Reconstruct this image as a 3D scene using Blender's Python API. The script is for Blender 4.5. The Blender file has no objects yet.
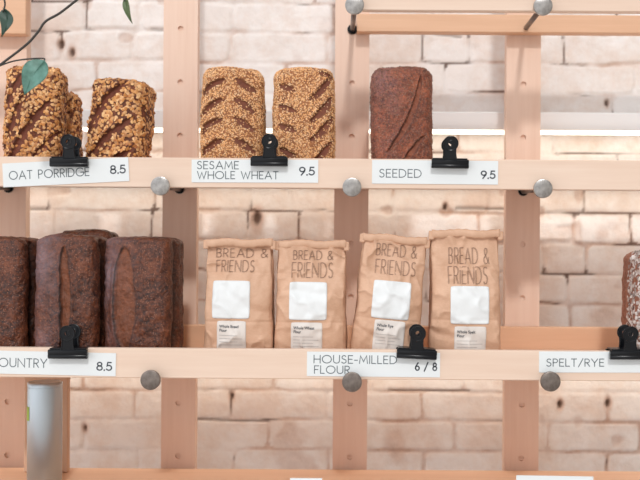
import bpy, math, random
import numpy as np
from mathutils import Vector, Matrix
random.seed(5); rng = np.random.default_rng(11)
C = bpy.context.scene.collection
H = 1.45            # eye height of the camera above the floor
DR = 2.234          # camera to the front faces of the posts (world Y = 0)
ROLL = 0.0062
PI = math.pi

def W(px, py, D):
    """point of the place seen at pixel (px,py), D metres from the camera"""
    dx, dy = px - 351.0, py - 250.0
    x = dx + ROLL*dy; y = dy - ROLL*dx
    return Vector((x*D/1000.0, D - DR, H - y*D/1000.0))

# ------------------------------------------------------------------ noise
def _hash(ix, iy, iz, seed):
    n = (ix.astype(np.int64)*374761393 + iy.astype(np.int64)*668265263 + iz.astype(np.int64)*2147483647 + seed*1274126177) & 0xffffffff
    n = ((n ^ (n >> 13))*1274126177) & 0xffffffff
    n = (n ^ (n >> 16)) & 0xffffffff
    return n.astype(np.float64)/4294967295.0
def vnoise(x, y, z=None, seed=0):
    x = np.asarray(x, float); y = np.asarray(y, float)
    z = np.zeros_like(x) if z is None else np.asarray(z, float)
    ix, iy, iz = np.floor(x), np.floor(y), np.floor(z)
    fx, fy, fz = x-ix, y-iy, z-iz
    fx = fx*fx*(3-2*fx); fy = fy*fy*(3-2*fy); fz = fz*fz*(3-2*fz)
    r = 0
    for a in (0, 1):
        for b in (0, 1):
            for c in (0, 1):
                w = (fx if a else 1-fx)*(fy if b else 1-fy)*(fz if c else 1-fz)
                r = r + w*_hash(ix+a, iy+b, iz+c, seed)
    return r*2-1
def fbm(x, y, z=None, seed=0, o=4):
    r = 0; a = 1.0; f = 1.0
    for k in range(o):
        r = r + a*vnoise(np.asarray(x)*f, np.asarray(y)*f, None if z is None else np.asarray(z)*f, seed+k*17)
        a *= .5; f *= 2.03
    return r
def sst(a, b, x):
    t = np.clip((x-a)/(b-a), 0, 1); return t*t*(3-2*t)

# ------------------------------------------------------------------ materials
def mat(name, col, rough=.6, metal=0.0, **kw):
    m = bpy.data.materials.new(name); m.use_nodes = True
    b = m.node_tree.nodes['Principled BSDF']
    b.inputs['Base Color'].default_value = (*col, 1)
    b.inputs['Roughness'].default_value = rough; b.inputs['Metallic'].default_value = metal
    for k, v in kw.items(): b.inputs[k.replace('_', ' ')].default_value = v
    return m
class NT:
    def __init__(s, m): s.m = m; s.t = m.node_tree; s.b = s.t.nodes['Principled BSDF']
    def n(s, typ, **kw):
        nd = s.t.nodes.new(typ)
        for k, v in kw.items():
            if k.startswith('i_'): nd.inputs[k[2:].replace('_', ' ')].default_value = v
            else: setattr(nd, k, v)
        return nd
    def l(s, a, b): s.t.links.new(a, b)
    def ramp(s, fac, stops):
        r = s.n('ShaderNodeValToRGB'); e = r.color_ramp.elements
        while len(e) < len(stops): e.new(.5)
        for i, (p, c) in enumerate(stops):
            e[i].position = p; e[i].color = (*c, 1) if len(c) == 3 else c
        s.l(fac, r.inputs[0]); return r.outputs[0]
    def mix(s, f, a, b, mode='MIX'):
        m = s.n('ShaderNodeMix', data_type='RGBA', blend_type=mode)
        for sock, v in ((m.inputs[0], f), (m.inputs[6], a), (m.inputs[7], b)):
            if hasattr(v, 'links'): s.l(v, sock)
            else: sock.default_value = v if isinstance(v, float) else (*v, 1)
        return m.outputs[2]
    def coords(s, scale=(1, 1, 1), kind='Object', rot=(0, 0, 0)):
        tc = s.n('ShaderNodeTexCoord'); mp = s.n('ShaderNodeMapping')
        mp.inputs['Scale'].default_value = scale; mp.inputs['Rotation'].default_value = rot
        s.l(tc.outputs[kind], mp.inputs[0]); return mp.outputs[0]
    def noise(s, vec, scale, detail=4, rough=.55):
        n = s.n('ShaderNodeTexNoise', i_Scale=scale, i_Detail=detail, i_Roughness=rough)
        s.l(vec, n.inputs['Vector']); return n.outputs[0]
    def bump(s, h, strength, dist, prev=None):
        b = s.n('ShaderNodeBump', i_Strength=strength, i_Distance=dist); s.l(h, b.inputs['Height'])
        if prev is not None: s.l(prev, b.inputs['Normal'])
        s.l(b.outputs[0], s.b.inputs['Normal']); return b.outputs[0]
    def col(s, c): s.l(c, s.b.inputs['Base Color'])
    def attr(s, name):
        a = s.n('ShaderNodeAttribute', attribute_name=name); return a.outputs['Fac']

def wood(name, base, dark, axis):
    m = mat(name, base, .55); t = NT(m)
    sc = {'x': (1.2, 14, 14), 'z': (14, 14, 1.2)}[axis]
    v = t.coords(sc); v2 = t.coords({'x': (4, 160, 160), 'z': (160, 160, 4)}[axis])
    n = t.noise(v, 2.2, 5, .6); n2 = t.noise(v2, 1.0, 3, .6)
    c = t.ramp(n, [(.30, dark), (.62, base)])
    c2 = t.mix(.28, c, t.ramp(n2, [(.3, dark), (.7, base)]))
    t.col(c2); t.bump(n2, .15, .001)
    return m
WB = (.80, .63, .51); WD = (.73, .54, .42)
m_wx = wood('maple_rail', WB, WD, 'x')
m_wz = wood('maple_post', (.85, .64, .52), (.77, .54, .42), 'z')
m_edge = wood('maple_back_rail', (.80, .51, .335), (.71, .43, .27), 'x')
m_board = wood('board_wood', (.70, .47, .33), (.60, .38, .25), 'z')

def m_brick():
    m = mat('painted_brick', (.8, .75, .7), .85); t = NT(m)
    v = t.coords((1, 1, 1))
    n1 = t.noise(v, 9, 6, .65); n2 = t.noise(v, 45, 5, .7); n3 = t.noise(v, 3.0, 3, .5)
    paint = t.ramp(n2, [(.28, (.80, .755, .725)), (.5, (.87, .84, .815)), (.7, (.90, .875, .86))])
    stain = t.ramp(n1, [(.38, (.74, .56, .45)), (.58, (.90, .87, .85))])
    c = t.mix(.45, paint, stain)
    bare = t.attr('bare'); crack = t.attr('crack')
    c = t.mix(bare, c, t.ramp(n2, [(.3, (.40, .20, .12)), (.7, (.66, .44, .32))]))
    c = t.mix(crack, c, (.13, .075, .055))
    t.col(c)
    nb = t.bump(n2, .6, .004)
    return m
m_wall = m_brick()
m_floor = mat('concrete_floor', (.42, .38, .35), .6)
t = NT(m_floor); t.col(t.ramp(t.noise(t.coords(), 4, 6), [(.3, (.52, .46, .42)), (.7, (.66, .60, .56))]))
m_hous = mat('grey_channel', (.78, .785, .79), .45)
m_led = mat('warm_led', (1, .95, .8), .5); b = m_led.node_tree.nodes['Principled BSDF']
b.inputs['Emission Color'].default_value = (1, .88, .74, 1); b.inputs['Emission Strength'].default_value = 2.9
def brushed(name, col, rough):
    m = mat(name, col, rough, 1.0); t = NT(m)
    n = t.noise(t.coords((30, 30, 30)), 3, 4); n2 = t.noise(t.coords((400, 8, 8)), 2, 3)
    t.col(t.ramp(n, [(.35, tuple(c*.6 for c in col)), (.7, col)])); t.bump(n2, .35, .0006)
    return m
m_steel = brushed('brushed_steel', (.47, .45, .43), .30)
m_steel_dark = brushed('steel_dark_reflect', (.27, .23, .205), .42)  # steel copy with the lower pegs' darker reflection put into its colour
m_rod = mat('dark_rod', (.16, .13, .12), .35, .8)
m_can = mat('canister_steel', (.50, .57, .62), .42, 1.0)
m_black = mat('black_metal', (.004, .005, .007), .28, 0.0, Specular_IOR_Level=.28)
m_card = mat('card_stock', (.76, .80, .81), .7)
m_ink = mat('slate_ink', (.13, .16, .175), .8)
m_inkd = mat('dark_slate_ink', (.06, .07, .085), .8)
m_inkb = mat('brown_ink', (.17, .095, .065), .85)
m_inkg = mat('grey_ink', (.35, .33, .32), .85)
m_green = mat('green_label', (.30, .42, .05), .6)
m_stick = mat('white_sticker', (.75, .775, .78), .55)
t = NT(m_stick); t.bump(t.noise(t.coords(), 60, 3), .25, .002)
m_label = mat('cream_label', (.70, .645, .60), .65)
m_leaf = mat('leaf_blue_green', (.085, .20, .16), .45); t = NT(m_leaf)
t.col(t.ramp(t.noise(t.coords(), 60, 4), [(.3, (.05, .14, .10)), (.7, (.13, .29, .24))]))
m_leafd = mat('leaf_dark', (.02, .055, .035), .35)
m_leafg = mat('leaf_green', (.085, .13, .045), .45)
m_stem = mat('stem_brown', (.045, .04, .035), .6)

def m_kraft():
    m = mat('kraft_paper', (.66, .42, .29), .58); t = NT(m)
    v = t.coords((1, 1, 1)); n = t.noise(v, 14, 5, .6); f = t.noise(t.coords((60, 60, 400)), 3, 2)
    c = t.ramp(n, [(.28, (.50, .275, .165)), (.7, (.68, .43, .29))])
    t.col(t.mix(.25, c, t.ramp(f, [(.3, (.56, .34, .22)), (.7, (.76, .50, .36))])))
    t.bump(n, .55, .009); return m
m_kr = m_kraft()

def crust(name, a, b, c, cut, speck=None, sp_scale=420, sp_t=.22, rough=.6, bloom_light=None):
    """a dark, b mid, c light crust; cut = the baked slash; speck = small seeds in the crust"""
    m = mat(name, b, rough); t = NT(m)
    v = t.coords((1, 1, 1)); n = t.noise(v, 28, 6, .65); n2 = t.noise(v, 160, 4, .7)
    cc = t.ramp(n, [(.30, a), (.5, b), (.72, c)])
    cc = t.mix(.5, cc, t.ramp(n2, [(.38, a), (.66, c)]))
    if bloom_light:
        nb = t.noise(v, 12, 4, .6); fac = t.ramp(nb, [(.35, (.08, .08, .08)), (.65, (.72, .72, .72))])
        cc = t.mix(t.attr('bloom_light'), cc, t.mix(fac, cc, bloom_light))
    if speck:
        vo = t.n('ShaderNodeTexVoronoi', i_Scale=sp_scale); t.l(v, vo.inputs['Vector'])
        f = t.ramp(vo.outputs['Distance'], [(sp_t, (1, 1, 1)), (sp_t+.1, (0, 0, 0))])
        sel = t.ramp(vo.outputs['Color'], [(.42, (0, 0, 0)), (.5, (1, 1, 1))])
        cc = t.mix(t.mix(1.0, f, sel, 'MULTIPLY'), cc, speck)
    n3 = t.noise(v, 90, 4, .7)
    cutc = t.ramp(n3, [(.3, tuple(x*.6 for x in cut)), (.7, cut)])
    mk = t.n('ShaderNodeMath', operation='MULTIPLY'); t.l(t.attr('cut'), mk.inputs[0]); mk.inputs[1].default_value = .55 if bloom_light else 1.0
    cc = t.mix(mk.outputs[0], cc, cutc)
    cc = t.mix(t.attr('burn_groove'), cc, tuple(x*.25 for x in a))
    t.col(cc); t.bump(n2, .9, .004)
    return m
m_oatc = crust('oat_loaf_crust', (.05, .014, .007), (.15, .038, .016), (.30, .085, .030), (.22, .056, .026))
m_sesc = crust('sesame_loaf_crust', (.17, .055, .018), (.38, .135, .048), (.52, .22, .085), (.24, .068, .032))
m_seedc = crust('seeded_loaf_crust', (.05, .013, .011), (.24, .058, .030), (.52, .15, .06), (.30, .085, .036), speck=(.36, .20, .15), sp_scale=330, rough=.5, bloom_light=(.30, .20, .225))
m_counc = crust('country_loaf_crust', (.010, .004, .004), (.055, .014, .009), (.27, .075, .026), (.30, .092, .034), speck=(.30, .12, .065), sp_scale=300, rough=.40, bloom_light=(.36, .25, .28))
m_ryec = crust('rye_loaf_crust', (.20, .07, .04), (.33, .13, .08), (.45, .21, .14), (.2, .08, .05))

def seedmat(name, stops):
    m = mat(name, stops[0][1], .55); t = NT(m)
    g = t.n('ShaderNodeNewGeometry'); t.col(t.ramp(g.outputs['Random Per Island'], stops)); return m
m_oat = seedmat('oat_flakes', [(0, (.74, .36, .12)), (.3, (.56, .22, .055)), (.5, (.90, .56, .27)), (.7, (.42, .14, .04)), (.85, (.84, .48, .20)), (1, (.24, .07, .025))])
m_ses = seedmat('sesame_seeds', [(0, (.88, .52, .25)), (.4, (.78, .40, .15)), (.7, (.94, .68, .42)), (1, (.52, .20, .06))])
m_pop = seedmat('dark_seeds', [(0, (.07, .03, .025)), (.4, (.20, .085, .05)), (.75, (.36, .19, .12)), (1, (.12, .06, .06))])
m_ryeo = seedmat('grey_flakes', [(0, (.74, .68, .64)), (.35, (.40, .31, .27)), (.7, (.75, .69, .66)), (1, (.15, .09, .07))])

# ------------------------------------------------------------------ object helpers
def mesh(name, V, F, m, parent=None, loc=None, smooth=True, attrs=None):
    me = bpy.data.meshes.new(name)
    me.from_pydata([tuple(map(float, v)) for v in V] if not isinstance(V, np.ndarray) else V.tolist(), [], F if isinstance(F, list) else F.tolist())
    if attrs:
        for k, a in attrs.items():
            at = me.attributes.new(k, 'FLOAT', 'POINT'); at.data.foreach_set('value', np.asarray(a, np.float32))
    me.materials.append(m)
    me.polygons.foreach_set('use_smooth', [smooth]*len(me.polygons)); me.update()
    o = bpy.data.objects.new(name, me); C.objects.link(o)
    if parent is not None: o.parent = parent
    if loc is not None: o.location = loc
    return o
def tag(o, label, cat, group=None, kind=None):
    o['label'] = label; o['category'] = cat
    if group: o['group'] = group
    if kind: o['kind'] = kind
    return o
def thing(name, label, cat, loc, rot=(0, 0, 0), group=None):
    o = bpy.data.objects.new(name, None); C.objects.link(o); o.empty_display_size = .03
    o.location = loc; o.rotation_euler = rot
    return tag(o, label, cat, group)
class MB:
    def __init__(s): s.V = []; s.F = []
    def add(s, V, F):
        k = len(s.V); s.V += [tuple(v) for v in V]; s.F += [tuple(i+k for i in f) for f in F]; return s
    def box(s, a, b, bev=0.0):
        a = np.minimum(a, b).astype(float) if False else np.array([min(p, q) for p, q in zip(a, b)], float), np.array([max(p, q) for p, q in zip(a, b)], float)
        lo, hi = a; e = min(bev, *( (hi-lo)/2.01))
        if e <= 0:
            V = [(x, y, z) for z in (lo[2], hi[2]) for y in (lo[1], hi[1]) for x in (lo[0], hi[0])]
            return s.add(V, [(0, 2, 3, 1), (4, 5, 7, 6), (0, 1, 5, 4), (2, 6, 7, 3), (0, 4, 6, 2), (1, 3, 7, 5)])
        # chamfered box: 24 vertices
        V = []; idx = {}
        for sx in (0, 1):
            for sy in (0, 1):
                for sz in (0, 1):
                    S = (sx, sy, sz)
                    for ax in range(3):
                        p = [hi[i]-e if S[i] else lo[i]+e for i in range(3)]
                        p[ax] = hi[ax] if S[ax] else lo[ax]
                        idx[(S, ax)] = len(V); V.append(p)
        F = []
        for ax in range(3):
            u, w = [i for i in range(3) if i != ax]
            for sd in (0, 1):
                q = []
                for (a1, b1) in ((0, 0), (1, 0), (1, 1), (0, 1)):
                    S = [0, 0, 0]; S[ax] = sd; S[u] = a1; S[w] = b1; q.append(idx[(tuple(S), ax)])
                F.append(q)
            for a1 in (0, 1):
                for b1 in (0, 1):
                    S0 = [0, 0, 0]; S0[u] = a1; S0[w] = b1; S1 = list(S0); S1[ax] = 1
                    S0, S1 = tuple(S0), tuple(S1)
                    F.append([idx[(S0, u)], idx[(S1, u)], idx[(S1, w)], idx[(S0, w)]])
        for sx in (0, 1):
            for sy in (0, 1):
                for sz in (0, 1): F.append([idx[((sx, sy, sz), k)] for k in range(3)])
        c = (lo+hi)/2; G = []
        for f in F:
            P = [np.array(V[i]) for i in f]; n = np.cross(P[1]-P[0], P[2]-P[0])
            G.append(f if np.dot(n, sum(P)/len(P)-c) > 0 else f[::-1])
        return s.add(V, G)
    def lathe(s, prof, axis_o, axis_d, n=32):
        """prof [(r, h)] around axis from axis_o along axis_d"""
        d = Vector(axis_d).normalized(); u = d.orthogonal().normalized(); w = d.cross(u); o = Vector(axis_o)
        V = []; F = []
        for r, h in prof:
            for k in range(n):
                a = 2*PI*k/n; V.append(o + d*h + (u*math.cos(a)+w*math.sin(a))*max(r, 1e-5))
        for i in range(len(prof)-1):
            for k in range(n):
                a, b2 = i*n+k, i*n+(k+1) % n; F.append((a, b2, b2+n, a+n))
        F.append(tuple(range(n))[::-1]); F.append(tuple(range((len(prof)-1)*n, len(prof)*n)))
        return s.add(V, F)
    def tube(s, pts, rad, n=10):
        pts = [Vector(p) for p in pts]; V = []; F = []
        up = Vector((0, 1, 0.01))
        for i, p in enumerate(pts):
            d = (pts[min(i+1, len(pts)-1)]-pts[max(i-1, 0)]).normalized()
            u = up.cross(d).normalized(); w = d.cross(u)
            r = rad[i] if isinstance(rad, (list, tuple)) else rad
            for k in range(n):
                a = 2*PI*k/n; V.append(p+(u*math.cos(a)+w*math.sin(a))*r)
        for i in range(len(pts)-1):
            for k in range(n):
                a, b2 = i*n+k, i*n+(k+1) % n; F.append((a, b2, b2+n, a+n))
        F.append(tuple(range(n))[::-1]); F.append(tuple(range((len(pts)-1)*n, len(pts)*n)))
        return s.add(V, F)
    def plate(s, poly, y0, y1, hole=None):
        """outline poly [(x,z)] extruded y0..y1; hole = inner loop of the same count"""
        n = len(poly); V = []; F = []
        for y in (y0, y1): V += [(x, y, z) for x, z in poly]
        if hole is None:
            F += [tuple(range(n)), tuple(range(n, 2*n))[::-1]]
            for k in range(n): j = (k+1) % n; F.append((k, k+n, j+n, j))
        else:
            for y in (y0, y1): V += [(x, y, z) for x, z in hole]
            for k in range(n):
                j = (k+1) % n
                F += [(k, j, j+2*n, k+2*n), (k+n, k+3*n, j+3*n, j+n), (k, k+n, j+n, j), (k+2*n, j+2*n, j+3*n, k+3*n)]
        return s.add(V, F)
    def build(s, name, m, parent=None, loc=None, smooth=False):
        o = mesh(name, s.V, s.F, m, parent, loc, smooth)
        return o
def smooth_by_angle(o, deg=35):
    me = o.data; me.polygons.foreach_set('use_smooth', [True]*len(me.polygons))
    me.set_sharp_from_angle(angle=math.radians(deg)); return o

# ------------------------------------------------------------------ the setting
def build_wall():
    YW = .165
    fine_x = np.arange(-1.05, 1.0, .0042); fine_z = np.arange(.82, 2.12, .0042)
    xs = np.concatenate([np.linspace(-2.6, -1.06, 22), fine_x, np.linspace(1.01, 2.6, 22)])
    zs = np.concatenate([np.linspace(0, .81, 14), fine_z, np.linspace(2.13, 2.9, 10)])
    X, Z = np.meshgrid(xs, zs)
    DW = DR+YW
    wob = fbm(X*5, Z*5, seed=3, o=4)*.0030
    wob2 = fbm(X*9+40, Z*9, seed=9, o=4)*.0035
    wx = fbm(X*30, Z*30, seed=21, o=3)*.0014
    ch = 29.9*DW/1000
    # course coordinate measured downwards from the joint seen near y = 0.5
    zt = H + (250-.5-2)*DW/1000
    cc = (zt - Z + wob*1.3 + wx)/ch
    ci = np.floor(cc).astype(int)
    dz = np.minimum(cc-ci, 1-(cc-ci))*ch
    # known upright joints of each course (pixels on the wall), else a running bond
    known = {0: [85, 138, 231, 333, 430, 520, 615], 1: [60, 132, 229, 325, 421, 468, 563], 2: [-2, 95, 190, 285, 380, 445, 540, 635],
             3: [48, 143, 238, 333, 428, 523, 612], 6: [49, 155, 250, 345, 392, 487, 582], 7: [55, 152, 247, 300, 395, 478, 573, 630],
             8: [2, 97, 192, 262, 357, 452, 543, 588], 9: [48, 140, 235, 330, 425, 568], 13: [40, 135, 232, 327, 423, 510, 607],
             14: [85, 180, 270, 360, 455, 550, 640], 15: [45, 140, 235, 330, 425, 515, 608], 12: [85, 180, 275, 370, 465, 560]}
    Jx = np.full(X.shape, 9.0); bid = np.zeros(X.shape)
    for c in range(ci.min(), ci.max()+1):
        M = ci == c
        if not M.any(): continue
        ks = known.get(c, [47.5*(c % 2)+95*k-((c*7) % 5)*6 for k in range(0, 7)])
        ks = [ks[0]-95*k for k in range(12, 0, -1)] + list(ks) + [ks[-1]+95*k for k in range(1, 12)]
        jx = np.array([(k-351)*DW/1000 for k in ks])
        xx = X[M]+wob2[M]+wx[M]
        i = np.clip(np.searchsorted(jx, xx), 1, len(jx)-1)
        Jx[M] = np.minimum(np.abs(xx-jx[i-1]), np.abs(xx-jx[i])); bid[M] = c*37+i
    d = np.minimum(dz, Jx*1.0)
    d = np.where((dz < .012) & (Jx < .012), np.minimum(dz, Jx)-.002, d)
    fill = .5+.5*fbm(X*6, Z*6, seed=33, o=3)            # how full the joint is of paint
    wj = .0015+.0030*np.clip(fill, 0, 1)
    joint = 1-sst(wj*.35, wj+.0032, d)
    rb = _hash(bid, bid*0, bid*0, 5)
    Y = joint*.0060*(.10+.75*np.clip(fill, 0, 1.2)) - rb*.002
    Y = Y + fbm(X*18, Z*26, seed=51, o=5)*.0016 + np.abs(fbm(X*5, Z*9, seed=71, o=3))*.001
    pit = sst(.62, .8, vnoise(X*22, Z*22, seed=91))*sst(.2, .6, vnoise(X*5, Z*5, seed=92))
    Y = Y + pit*.004
    wear = fbm(X*8+9, Z*8, seed=13, o=4)
    bare = np.clip(joint*sst(-.35, .75, wear)*.70 + pit*.4 + sst(.75, 1.25, wear)*.35*(1-joint), 0, .85)
    cr = (1-sst(.0004, .0030, d))*sst(.22, .72, fbm(X*9+70, Z*13, seed=17, o=3))
    # a few broken holes in the joints the photograph shows
    for (hx, hy, hr) in ((61, 44, .006), (72, 52, .006), (257, 218, .010), (85, 428, .005), (608, 403, .006), (560, 404, .005), (607, 103, .005), (445, 207, .005), (232, 396, .005)):
        p = W(hx, hy, DW); q = np.sqrt(((X-p.x)/1.0)**2+((Z-p.z)/1.7)**2)+wx*.8
        k = 1-sst(hr*.5, hr*1.3, q); Y = Y+k*.010; cr = np.maximum(cr, k*.9); bare = np.maximum(bare, (1-sst(hr, hr*2.6, q))*.6)
    for (x0, y0, x1, y1, w_) in ((388, 389.5, 470, 391, .0022), (197, 419.5, 268, 421, .002), (455, 208, 520, 209, .0025), (30, 209, 47, 209, .0022), (430, 33, 462, 37, .0028), (150, 29, 172, 29, .002)):
        p = W(x0, y0, DW); q = W(x1, y1, DW)
        tt = np.clip((X-p.x)/(q.x-p.x), 0, 1); dd = np.abs(Z-(p.z+(q.z-p.z)*tt)+wx*.5)+10*np.maximum(0, np.maximum(p.x-X, X-q.x))
        k = 1-sst(w_*.4, w_*1.8, dd); Y = Y+k*.006; cr = np.maximum(cr, k*.55)
    V = np.stack([X.ravel(), (YW+Y).ravel(), Z.ravel()], 1)
    nz, nx = X.shape; i = np.arange(nz*nx).reshape(nz, nx)
    F = np.stack([i[:-1, :-1], i[:-1, 1:], i[1:, 1:], i[1:, :-1]], -1).reshape(-1, 4)
    o = mesh('wall_back', V, F, m_wall, attrs={'bare': bare.ravel(), 'crack': np.clip(cr, 0, .92).ravel()})
    tag(o, 'white painted rough brick wall behind the wooden shelves', 'wall', kind='structure')
build_wall()
fl = MB().box((-2.6, -4.2, -.05), (2.6, .24, 0)).build('floor', m_floor); tag(fl, 'concrete floor below the shelves', 'floor', kind='structure')

# light channel fixed to the bricks behind the posts
def strip_light(label, px0, py, zroot):
    t = thing('strip_light', label, 'light', (0, .12, zroot), group='strip lights on the brick wall')
    x0, x1 = W(px0, 0, DR+.09).x, W(790, 0, DR+.09).x
    za = W(351, py, DR+.09).z-zroot; zb = W(351, py+18.3, DR+.09).z-zroot
    MB().box((x0, -.03, zb), (x1, .043, za), .002).build('housing', m_hous, t)
    MB().box((x0+.01, -.029, zb-.0048), (x1-.01, .012, zb-.0002)).build('diffuser', m_led, t)
strip_light('long grey strip light with glowing lower edge on the brick wall', 78, 111, H+.30)
# two added strips, unseen behind the shelf rails, to brighten the bricks below
strip_light('added strip light brightening the bricks, unseen behind the rails of the bread card shelf', -40, 166.5, H+.15)
strip_light('added strip light brightening the bricks, unseen behind the rails of the flour bag shelf', -40, 345, H-.25)

# ------------------------------------------------------------------ posts
holes_z = [H + (250-83.1+53.45*k)*DR/1000 for k in range(-12, 6)]
def make_post(cx, label):
    w = .0765; th = .030; r = .0062
    xc = (cx-351)*DR/1000
    root = (xc, 0, 0); mb = MB()
    hz = [z for z in holes_z if .10 < z < 2.3]; n = 20
    zt = 2.36
    bounds = [0]+[(a+b)/2 for a, b in zip(sorted(hz)[:-1], sorted(hz)[1:])]+[zt]
    hz = sorted(hz)
    for i, z in enumerate(hz):
        lo, hi = bounds[i], bounds[i+1]; V = []; F = []
        for k in range(n):
            a = 2*PI*(k+.5)/n; cx_, cz_ = math.cos(a), math.sin(a)
            V.append((r*cx_, 0, z+r*cz_))
        for k in range(n):
            a = 2*PI*(k+.5)/n; cx_, cz_ = math.cos(a), math.sin(a)
            q = max(abs(cx_), abs(cz_)); ex, ez = cx_/q, cz_/q
            V.append((ex*w/2, 0, z+(ez*(hi-z) if ez > 0 else ez*(z-lo))))
        for k in range(n): V.append((V[k][0]*.97, .0055, z+(V[k][2]-z)*.95))
        for k in range(n):
            j = (k+1) % n
            F += [(k, k+n, j+n, j), (k, j, j+2*n, k+2*n)]
        F.append(tuple(range(2*n, 3*n)))
        # corners of the tile
        mb.add(V, F)
    # chamfered body without the front face
    V = [(-w/2, 0, 0), (w/2, 0, 0), (w/2, 0, zt), (-w/2, 0, zt), (-w/2, th, 0), (w/2, th, 0), (w/2, th, zt), (-w/2, th, zt)]
    mb.add(V, [(4, 7, 6, 5), (0, 4, 5, 1), (3, 2, 6, 7), (0, 3, 7, 4), (1, 5, 6, 2)])
    o = mb.build('shelf_post', m_wz, None, root); tag(o, label, 'post', 'upright posts of the bread rack')
    # the spacer blocks that hold the post off the bricks
    return o
def fix_tiles():
    pass
posts = []
for cx, lab in ((8.3, 'drilled maple post at the far left, behind the plant and the steel canister'),
                (179.3, 'drilled maple post between the oat loaves and the sesame loaves'),
                (351, 'drilled maple post between the sesame loaves and the seeded loaf'),
                (522.6, 'drilled maple post right of the seeded loaf and of the flour bags')):
    posts.append(make_post(cx, lab))
for p in posts:
    for z in (.35, 1.262, 1.81, 2.25): MB().box((-.018, .0302, z-.018), (.018, .168, z+.018)).build('wall_spacer', m_wz, p)

# ------------------------------------------------------------------ shelves
def hboard(mb, xa, xb, ytop, ybot, Dfront, th, bev=.0015, ref=351):
    zt = W(ref, ytop, Dfront).z - H; zb = W(ref, ybot, Dfront).z - H
    mb.box((xa, Dfront-DR, zb), (xb, Dfront-DR+th, zt), bev); return zb, zt
XL, XR = -1.04, .76
def shelf(name, label, parts, group='maple shelves of the bread rack'):
    s = thing(name, label, 'shelf', (0, 0, H), group=group)
    for nm, m, a in parts:
        mb = MB(); hboard(mb, *a); mb.build(nm, m, s)
    return s
# horizontal pixel rows are read at x = 351, where the roll leaves them unchanged
shelf('shelf', 'top right maple shelf at the upper edge of the picture, open between its two rails',
      [('front_rail', m_wx, (W(360, 0, 2.0).x, XR, -19.5, 10, 2.0, .020)), ('back_rail', m_edge, (W(357, 0, 2.2).x, XR, 13.5, 31.5, 2.2, .030))])
shelf('shelf', 'short end of a maple shelf in the top left corner behind the dark leaf',
      [('front_rail', m_wx, (XL, W(-8, 0, 2.0).x, -19.5, 10, 2.0, .020)), ('back_rail', m_edge, (XL, W(26, 0, 2.2).x, -12, 36, 2.2, .030))])
s2 = shelf('shelf', 'long maple shelf carrying the oat, sesame and seeded loaves',
      [('front_rail', m_wx, (XL, XR, 158.6, 188.6, 2.0, .020)), ('back_rail', m_edge, (XL, XR, 172, 187, 2.2, .030))])
MB().box((XL, -.213, .1405), (XR, -.0345, .150), .001).build('shelf_board', m_edge, s2)
s3 = shelf('shelf', 'long maple shelf carrying the country loaves and the flour bags',
      [('front_rail', m_wx, (XL, XR, 349.6, 379.4, 1.924, .020)), ('back_rail', m_edge, (XL, XR, 326.2, 352.5, 2.2, .030))])
MB().box((XL, -.289, -.2250), (XR, -.0345, -.2160), .001).build('shelf_board', m_edge, s3)
s4 = shelf('shelf', 'lowest maple shelf, only its back rail showing along the bottom edge of the picture',
      [('front_rail', m_wx, (XL, XR, 485, 515, 1.90, .020)), ('back_rail', m_edge, (XL, XR, 472.8, 500, 2.2, .030))])
MB().box((XL, -.313, -.492), (XR, -.0345, -.483), .001).build('shelf_board', m_edge, s4)

# ------------------------------------------------------------------ pegs
def peg(px, py, D, hx, hz, cap_m, label, rcap=.0188, rrod=.0056):
    f = W(px, py, D); r = Vector(((hx-351)*DR/1000, .018, hz))
    t = thing('shelf_peg', label, 'peg', f, group='steel shelf pegs')
    d = (r-f); L = d.length; dn = d.normalized()
    MB().lathe([(rrod, .004), (rrod, L)], (0, 0, 0), d, 20).build('rod', m_rod if cap_m is not m_steelrod else m_rod, t, smooth=True)
    c = MB().lathe([(rcap*.90, -.0035), (rcap*.985, -.0028), (rcap, -.0015), (rcap, .004), (rcap*.9, .005)], (0, 0, 0), (0, 1, .0), 40)
    smooth_by_angle(c.build('cap', cap_m, t), 40)
    s = (r-f)
    cc = MB().lathe([(.0098, -.005), (.011, -.004), (.011, 0)], s+Vector((0, -.0182, 0)), (0, 1, 0), 24)
    smooth_by_angle(cc.build('collar', m_black, t), 40)
    return t
m_steelrod = m_rod
hzr = lambda k: H + (250-83.1-53.45*k)*DR/1000
hx = [8.3, 179.3, 351, 522.6]
peg(354.6, 5, 1.985, hx[2], hzr(-1), m_steel, 'bright steel peg above the seeded loaf at the left end of the top right shelf')
peg(543, 6, 1.985, hx[3], hzr(-1), m_steel, 'bright steel peg at the top right with its slanted rod in plain view')
peg(-32, 184.5, 1.985, hx[0], hzr(2), m_steel, 'steel peg under the oat porridge card, only its black collar showing')
peg(160.3, 186, 1.985, hx[1], hzr(2), m_steel, 'steel peg between the oat porridge card and the sesame card')
peg(352, 187.2, 1.985, hx[2], hzr(2), m_steel, 'steel peg between the sesame card and the seeded card')
peg(543, 188.7, 1.985, hx[3], hzr(2), m_steel, 'steel peg right of the seeded card on the middle shelf')
for px, py, k, lab in ((150.5, 380, 1, 'dull dark steel peg right of the country card'), (352, 382, 2, 'dull steel peg under the house-milled flour card'),
                       (550.5, 381.5, 3, 'dull steel peg under the spelt/rye card')):
    peg(px, py, 1.905, hx[k], H-.236, m_steel_dark, lab, .0190)

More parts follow.
